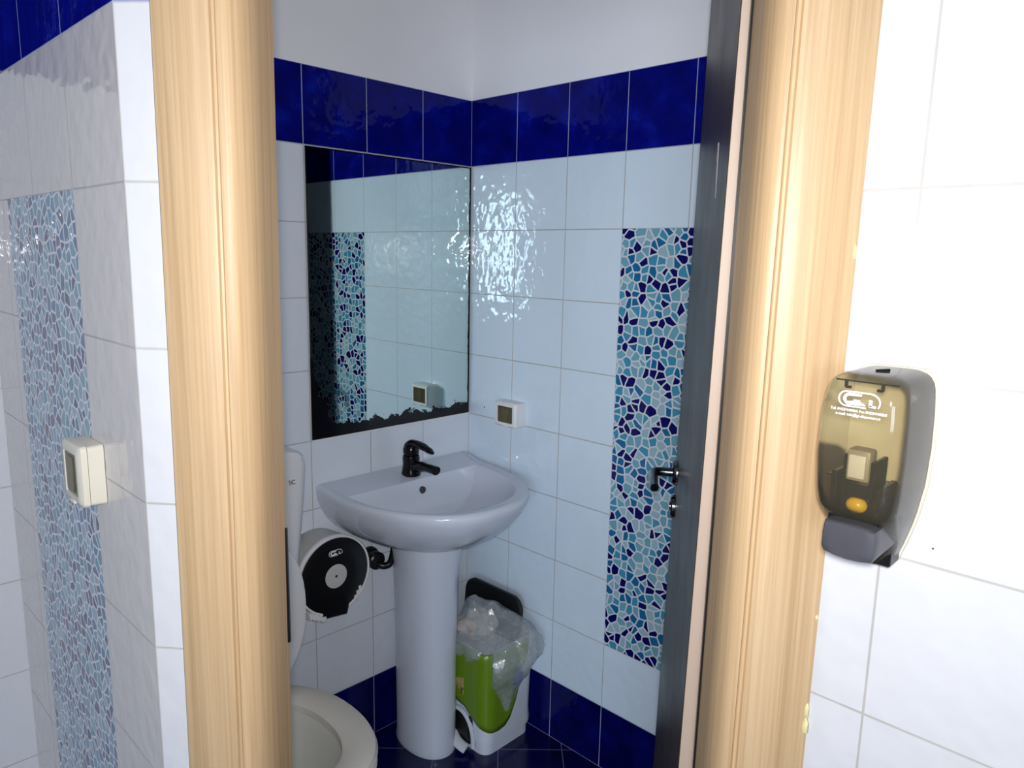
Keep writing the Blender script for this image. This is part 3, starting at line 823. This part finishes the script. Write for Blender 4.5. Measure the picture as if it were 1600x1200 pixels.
RXm = Matrix(((1, 0, 0, -.001), (0, 0, -1, -.1088), (0, 1, 0, .1775), (0, 0, 0, 1)))
text_obj('printed_line', 'Tel. 0422/440866 Fax 0422/440860', .00375, M_print, sd, RXm, .0004)
RXm = Matrix(((1, 0, 0, -.001), (0, 0, -1, -.1092), (0, 1, 0, .1730), (0, 0, 0, 1)))
text_obj('printed_line', 'e-mail: info@gl-dispensers.it', .00375, M_print, sd, RXm, .0004)

# ------------------------------------------------------------------ camera
r_ = Vector((0.715, 0.699, 0.02)); f_ = Vector((-0.686, 0.707, -0.17)); CM = Vector((1.8016, -1.6481, 1.5214))
CAMP = [1154.706, .7701, -.1709, .0206]
cy, sy, cp, sp = math.cos(CAMP[1]), math.sin(CAMP[1]), math.cos(CAMP[2]), math.sin(CAMP[2])
f_ = Vector((-sy*cp, cy*cp, sp)); r0 = Vector((cy, sy, 0)); u0 = r0.cross(f_)
r_ = r0*math.cos(CAMP[3])+u0*math.sin(CAMP[3]); u_ = r_.cross(f_)
cam = bpy.data.cameras.new('camera'); cam.sensor_width = 36; cam.sensor_fit = 'HORIZONTAL'; cam.lens = CAMP[0]/1600*36; cam.clip_start = .02
co = bpy.data.objects.new('camera', cam); COL.objects.link(co)
mw = Matrix((r_, u_, -f_)).transposed().to_4x4(); mw.translation = CM; co.matrix_world = mw
sc.camera = co

# ------------------------------------------------------------------ light
def area(name, loc, size, power, col, look=None, shape='DISK'):
    l = bpy.data.lights.new(name, 'AREA'); l.shape = shape; l.size = size; l.energy = power; l.color = col
    o = bpy.data.objects.new(name, l); COL.objects.link(o); o.location = loc
    d = (Vector(look)-Vector(loc)) if look is not None else Vector((0, 0, -1))
    o.rotation_euler = d.to_track_quat('-Z', 'Y').to_euler(); return o
fl = CM + r_*.004 + u_*.022
area('phone_flash', fl, .06, 14.0, (1, .98, .97), fl+f_*1.0+u_*.03).data.spread = math.radians(165)
area('washroom_fill', (.55, -.6, H-.03), .30, .16, (.52, .75, 1.0))  # unseen fill added overhead to brighten the washroom
def fill_panel(name, loc, look, sx, sy, power):
    o = area(name, loc, sx, power, (.68, .83, 1.0), look, 'RECTANGLE'); o.data.size_y = sy
fill_panel('rear_fill_panel', (5.6-1.15, -5.57, 1.6), (5.6-1.15-.45, -4.57, 1.6), 1.75, 1.25, 120)  # blue fill added behind the camera, set in the made-up window
w = bpy.data.worlds.new('world'); sc.world = w; w.use_nodes = True
w.node_tree.nodes['Background'].inputs[0].default_value = (.5, .55, .6, 1); w.node_tree.nodes['Background'].inputs[1].default_value = .02
vs = sc.view_settings; sc.display_settings.display_device = 'sRGB'
vs.view_transform = 'Standard'; vs.look = 'None'; vs.gamma = 1; vs.exposure = 0; vs.use_curve_mapping = False
cyc = sc.cycles
cyc.use_denoising = True
cyc.max_bounces = 10; cyc.diffuse_bounces = 5; cyc.glossy_bounces = 5; cyc.transparent_max_bounces = 12
cyc.caustics_reflective = True; cyc.blur_glossy = 0.2; cyc.sample_clamp_indirect = 14
